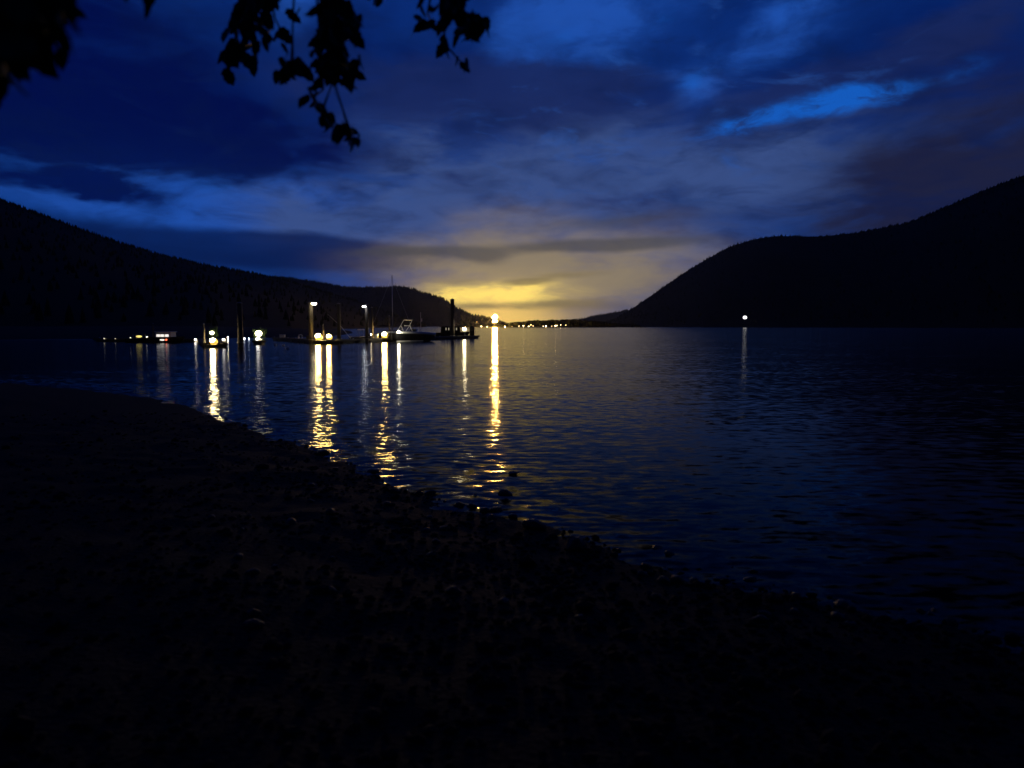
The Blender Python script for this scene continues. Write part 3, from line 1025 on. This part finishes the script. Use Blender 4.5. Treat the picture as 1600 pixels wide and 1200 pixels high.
MB().tube([(0, 0, 0), (0, 0, zt - DZ)], [.05, .035], 6).build('pole', MAT['white'], t)
MB().box((.12, 0, at(657.5, 500, 131).z - DZ), (.26, .06, .5), bev=.015).build('plate', MAT['white'], t)

# mooring buoys
for (x, y, lb) in ((449, 546, 'white mooring buoy nearest to the camera in front of the left dock'), (443, 541, 'small white buoy behind the nearest one off the left dock'),
                   (430, 540, 'faint small buoy left of the two whiter buoys')):
    w = on_water(x, y)
    t = thing('buoy', lb, 'buoy', w, 0, 'mooring buoys off the left dock')
    MB().ball((0, 0, .08), .17, 12, 8, (1, 1, .85)).build('ball', MAT['white'], t, True)
    MB().tube([(0, 0, .2), (0, 0, .3)], .03, 6).build('ring', MAT['grey'], t)

# ------------------------------------------------------------------ beach stones
ico = bmesh.new()
bmesh.ops.create_icosphere(ico, subdivisions=2, radius=1)
IV = np.array([v.co[:] for v in ico.verts]); IF = [tuple(v.index for v in f.verts) for f in ico.faces]
ico.free()
ico = bmesh.new()
bmesh.ops.create_icosphere(ico, subdivisions=1, radius=1)
JV = np.array([v.co[:] for v in ico.verts]); JF = np.array([tuple(v.index for v in f.verts) for f in ico.faces])
ico.free()
stone_meshes = []
for k in range(6):
    vs = []
    for v in IV:
        nn = mnoise.fractal(Vector(v) * 1.1 + Vector((k * 7.3, 1, 2)), 1.0, 2.0, 3)
        s = 1 + .28 * nn
        q = v * s
        q = np.array([q[0], q[1] * .8, max(q[2], -.6) * .62])
        vs.append(tuple(q))
    me = bpy.data.meshes.new('stone')
    me.from_pydata(vs, [], IF); me.update()
    me.polygons.foreach_set('use_smooth', [k % 2 == 0] * len(me.polygons))
    me.materials.append(MAT['stone'])
    stone_meshes.append(me)


def stone(px, py, s, label, k, group=None, up=.25):
    w = on_water(px, py)
    P = np.array([[w.x, w.y]])
    z = max(ground_z(P)[0], -.03)
    if z > 0:                              # on the sloping beach: meet the ground, not the water level
        for _ in range(6):
            x, y, zz = ray(px, py)
            kk = (z - EYE) / zz
            w = Vector((x * kk, y * kk, 0)); z = max(ground_z(np.array([[w.x, w.y]]))[0], -.03)
    o = bpy.data.objects.new('stone', stone_meshes[k % 6])
    C.objects.link(o)
    o.location = (w.x, w.y, z + s * up)
    o.scale = (s, s * (.8 + .35 * random.random()), s * (.8 + .4 * random.random()))
    o.rotation_euler = (random.uniform(-.25, .25), random.uniform(-.25, .25), random.uniform(0, 6.28))
    tag(o, label, 'stone', group)
    return o


SG = 'dark stones along the waterline'
stone(835, 826, .13, 'big dark stone standing in the water right of the orange glints', 1, SG)
stone(790, 772, .11, 'dark rounded stone breaking the water right of the top orange glints', 2, SG)
stone(776, 798, .10, 'dark stone in the middle of the orange glints', 3, SG)
stone(758, 799, .075, 'small dark stone at the left edge of the orange glints', 4, SG)
stone(718, 790, .09, 'dark stone at the waterline left of the orange glints', 5, SG)
stone(738, 791, .07, 'lesser dark stone between the glints and the waterline stone', 0, SG)
stone(672, 772, .075, 'right one of two small stones in the shallows left of the glints', 1, SG)
stone(655, 771, .06, 'left one of two small stones in the shallows left of the glints', 2, SG)
stone(742, 772, .05, 'small dark stone at the upper left of the orange glints', 2, SG)
stone(769, 812, .07, 'dark stone at the lower left foot of the orange glints', 5, SG)
stone(801, 806, .06, 'small dark stone at the lower right of the orange glints', 0, SG)
stone(583, 737, .10, 'dark stone at the waterline below the amber boat lamp reflection', 3, SG)
stone(505, 709, .12, 'dark stone where the long double reflection meets the beach', 4, SG)
stone(900, 858, .12, 'dark stone on the wet edge right of the big standing stone', 5, SG)
r = random.Random(5)
ns = 0
while ns < 60:
    px, py = r.uniform(330, 1500), r.uniform(690, 985)
    w = on_water(px, py)
    d = shore_dist(np.array([[w.x, w.y]]))[0]
    if -.5 < d < 4.5 and math.hypot(w.x, w.y) > 1.5 and r.random() < math.exp(-max(d, 0) * .5):
        stone(px, py, r.uniform(.03, .075), 'dark wet stone lying on the black gravel beach', ns, 'loose stones on the gravel beach', .12)
        ns += 1

# pale scrap floating in front of the glints
w = on_water(803, 740)
mb = MB()
mb.add([(-.09, -.02, .004), (.0, -.05, .02), (.1, .0, .015), (.03, .05, .012), (-.06, .04, .03), (0, 0, .045), (0, 0, -.01)],
       [(0, 1, 5), (1, 2, 5), (2, 3, 5), (3, 4, 5), (4, 0, 5), (1, 0, 6), (2, 1, 6), (3, 2, 6), (4, 3, 6), (0, 4, 6)])
o = mb.build('driftwood', MAT['wall']); o.location = w
tag(o, 'pale scrap of driftwood floating just above the orange glints', 'driftwood')

# gravel: joined mass of pebbles
cnt = 15000
th = rng.uniform(-.70, .70, cnt * 3)
rd = rng.uniform(1.6, 20, cnt * 3) ** 1.0
P2 = np.stack([np.sin(th) * rd, np.cos(th) * rd], 1)
d = shore_dist(P2)
ok = (d > -.5) & (d < 7) & (rng.random(len(P2)) < np.exp(-np.maximum(d, 0) * .28) * np.clip(6 / rd, .3, 1))
pat = vnoise(P2, .8, 5.5) + .6 * vnoise(P2, 2.2, 9.1)
P2 = P2[ok & (pat > rng.uniform(-.7, .25, len(P2)))][:cnt]
z = ground_z(P2)
sz = rng.gamma(2.0, .007, len(P2)) + .006
ang = rng.uniform(0, 6.28, len(P2))
jit = rng.uniform(.72, 1.25, (len(P2), len(JV), 1))
vv = JV[None] * jit * sz[:, None, None] * np.array([1.15, .85, .6])
ca, sa = np.cos(ang)[:, None], np.sin(ang)[:, None]
X = vv[..., 0] * ca - vv[..., 1] * sa + P2[:, 0:1]
Y = vv[..., 0] * sa + vv[..., 1] * ca + P2[:, 1:2]
Zz = vv[..., 2] + (z + sz * .25)[:, None]
V = np.stack([X, Y, Zz], -1).reshape(-1, 3)
FF = (JF[None] + (np.arange(len(P2)) * len(JV))[:, None, None]).reshape(-1, 3)
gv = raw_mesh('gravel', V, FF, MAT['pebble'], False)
tag(gv, kind='stuff')

# ------------------------------------------------------------------ overhanging tree
tree = thing('overhanging_tree', 'dark tree overhanging from the left with drooping leafy twigs across the top', 'tree', (-4.2, .3, ground_z(np.array([[-4.2, .3]]))[0]))
TO = Vector(tree.location)
MB().tube([(0, 0, -.5), (.05, 0, .4), (.15, .1, 2.0), (.3, .3, 3.6), (.5, .7, 5.2), (.6, .9, 7.0)], [.34, .26, .2, .16, .11, .04], 12).build('trunk', MAT['bark'], tree, True)


def leaf_mesh(seed):
    r_ = random.Random(seed)
    n_ = 7
    vs, fs = [], []
    for i in range(n_ + 1):
        t = i / n_
        w_ = .25 * math.sin(PI * min(1, t ** .7)) ** .8 * (1 + .3 * (i % 2) + r_.uniform(-.12, .12))
        bend = -.22 * t * t
        vs += [(-w_, t, bend + .10 * w_), (0, t, bend), (w_, t, bend + .10 * w_)]
    for i in range(n_):
        o_ = i * 3
        fs += [(o_, o_ + 1, o_ + 4, o_ + 3), (o_ + 1, o_ + 2, o_ + 5, o_ + 4)]
    me = bpy.data.meshes.new('leaf')
    me.from_pydata(vs, [], fs); me.update()
    me.materials.append(MAT['leaf'])
    return me


LM = [leaf_mesh(i) for i in range(5)]
r = random.Random(77)


def twig(pts, D, nleaf, size, spread, limb_from):
    """a drooping twig through photo points at D metres, with its own leaves"""
    P = [at(x, y, D + .12 * i) for i, (x, y) in enumerate(pts)]
    path = [Vector(limb_from)] + P
    r0 = .022 if any((Vector(limb_from) - q).length < .01 for q in Lw) else .004
    loc = [p - TO for p in path]
    nn = len(loc)
    br = MB().tube(loc, [r0] + [.006 - .004 * i / nn for i in range(nn - 1)], 6).build('branch', MAT['bark'], tree, True)
    for k in range(nleaf):
        s = r.uniform(0, len(P) - 1)
        i = min(int(s), len(P) - 2)
        p = P[i].lerp(P[i + 1], s - i)
        off = Vector((r.gauss(0, spread), r.gauss(0, spread), r.gauss(0, spread * .7)))
        o = bpy.data.objects.new('leaf', LM[k % 5])
        C.objects.link(o)
        o.parent = br
        o.location = p + off - TO
        l_ = size * r.uniform(.65, 1.2)
        o.scale = (l_, l_, l_)
        # leaves hang: tip (local +y) points mostly down
        dirv = Vector((r.gauss(0, .55), r.gauss(0, .55), -1)).normalized()
        q = dirv.to_track_quat('Y', 'Z')
        o.rotation_mode = 'QUATERNION'
        o.rotation_quaternion = q @ Matrix.Rotation(r.uniform(0, 6.28), 3, 'Y').to_quaternion()
    return br


limb = [Vector((.3, .3, 3.6)), Vector((1.3, 1.2, 4.2)), Vector((2.3, 2.2, 4.5)), Vector((3.3, 2.9, 4.6)), Vector((4.2, 3.2, 4.5))]
MB().tube(limb, [.12, .09, .065, .04, .02], 8).build('limb', MAT['bark'], tree, True)
Lw = [p + TO for p in limb]
twig([(398, -60), (396, 0), (390, 40), (375, 70), (358, 88)], 3.1, 40, .095, .035, Lw[3])
twig([(420, -60), (425, 0), (430, 30), (445, 58)], 3.2, 18, .085, .03, Lw[3])
twig([(462, -50), (458, 20), (455, 95), (446, 128)], 3.1, 5, .06, .02, Lw[3])
twig([(457, 85), (456, 100), (449, 118)], 3.15, 10, .075, .02, at(458, 20, 3.1))
twig([(520, -60), (523, 20), (528, 55), (526, 90), (520, 125)], 3.0, 76, .095, .04, Lw[3])
twig([(490, -60), (500, 60), (505, 140), (490, 152), (515, 185), (540, 205), (546, 225)], 3.1, 8, .075, .016, Lw[3])
for cx, cy, n_, sp in ((488, 152, 8, .018), (512, 180, 8, .018), (546, 200, 9, .02)):
    twig([(cx - 6, cy - 14), (cx, cy), (cx + 4, cy + 10)], 3.15, n_, .07, sp, at(522, 122, 3.1))
twig([(546, 200), (546, 212), (547, 226)], 3.2, 6, .07, .016, at(520, 130, 3.1))
twig([(680, -60), (672, 0), (668, 20), (672, 30)], 3.3, 14, .075, .035, Lw[4])
twig([(700, -60), (715, 5), (735, 32), (752, 42)], 3.2, 42, .095, .035, Lw[4])
twig([(690, -40), (692, 40), (698, 72), (716, 92), (726, 104)], 3.3, 10, .07, .012, Lw[4])
twig([(590, -60), (588, -20), (584, 8)], 3.4, 5, .055, .03, Lw[4])
# dense near mass in the corner
twig([(-60, -60), (10, -30), (50, 10), (74, 60)], 1.7, 24, .08, .03, Lw[1])
twig([(-120, -20), (-60, 40), (-10, 90), (-5, 125)], 1.6, 16, .08, .03, Lw[1])
twig([(100, -100), (150, -70), (195, -50), (224, -14)], 2.0, 9, .08, .012, Lw[2])

# the rest of the crown, above and left of the frame and in the black corner, plus unseen overhead lobes added to shade the beach
mb = MB()
LV = [tuple(v.co) for v in LM[0].vertices]; LF = [tuple(p.vertices) for p in LM[0].polygons]


def add_leaf(c, l_):
    dirv = Vector((r.gauss(0, .6), r.gauss(0, .6), -1)).normalized()
    m_ = (dirv.to_track_quat('Y', 'Z') @ Matrix.Rotation(r.uniform(0, 6.28), 3, 'Y').to_quaternion()).to_matrix() * l_
    mb.add([m_ @ Vector(v) + c for v in LV[::1]], LF)


for k in range(1500):
    px, py = r.uniform(-300, 110), r.uniform(-260, 150)
    if py > 122 - 1.05 * max(px, 0) - r.uniform(0, 30):
        continue
    add_leaf(at(px, py, r.uniform(1.3, 2.4)) - TO, r.uniform(.06, .1))
for (px, py, sx, sy, n_) in ((392, 20, 16, 24, 34), (526, 45, 15, 22, 60), (520, 100, 11, 14, 30), (738, 30, 13, 10, 26), (712, 4, 12, 10, 14), (456, 103, 7, 9, 8)):
    for k in range(n_):
        add_leaf(at(r.gauss(px, sx), r.gauss(py, sy), r.uniform(3.15, 3.5)) - TO, r.uniform(.06, .09))
lobes = [(Vector((x_, y_, 5.3 + .3 * math.sin(x_ * 3 + y_))), 1.5) for x_ in (.5, 2.6, 4.8, 7.0) for y_ in (-3.6, -1.6, .3)] + [(Vector((7.0, 1.0, 5.8)), 1.2)] + [(Vector((.4, .6, 5.0)), 1.5), (Vector((1.6, 1.3, 5.6)), 1.2), (Vector((-1.0, .5, 4.8)), 1.3), (Vector((.2, -1.0, 5.2)), 1.4), (Vector((.6, .8, 7.0)), 1.3),
         (Vector((3.0, 2.6, 5.4)), .9), (Vector((3.6, -.6, 5.0)), 1.5), (Vector((5.4, -.8, 5.2)), 1.3), (Vector((2.2, -2.0, 4.6)), 1.4)]
for c0, rad in lobes:
    for k in range(330):
        u_ = Vector((r.gauss(0, 1), r.gauss(0, 1), r.gauss(0, 1))).normalized() * rad * r.uniform(.4, 1.1)
        add_leaf(c0 + u_, r.uniform(.08, .14))
tag(mb.build('foliage', MAT['leaf'], tree), kind='stuff')

# ------------------------------------------------------------------ haze
HZ = 7000
mb = MB().box((0, 0, 0), (2 * HZ, 2 * HZ, 1))
haze = mb.build('haze', bpy.data.materials.new('night_haze'))
ztop = max((o.matrix_basis @ Vector(c)).z for o in C.objects if o.type == 'MESH' and o.name.startswith(('hill',)) for c in o.bound_box) + 20
haze.scale = (1, 1, ztop + 4)
haze.location = (0, 0, (ztop - 4) / 2)
m = haze.data.materials[0]
m.use_nodes = True
m.node_tree.nodes.clear()
nt = m.node_tree
pv = N('ShaderNodeVolumePrincipled')
pv.inputs['Color'].default_value = (.9, .92, .95, 1)
pv.inputs['Density'].default_value = 2.4e-5
pv.inputs['Anisotropy'].default_value = .84
mo = N('ShaderNodeOutputMaterial')
nt.links.new(pv.outputs[0], mo.inputs['Volume'])
tag(haze, kind='stuff')
print('HAZE TOP', ztop, 'TRIS', sum(len(o.data.polygons) for o in C.objects if o.type == 'MESH'))
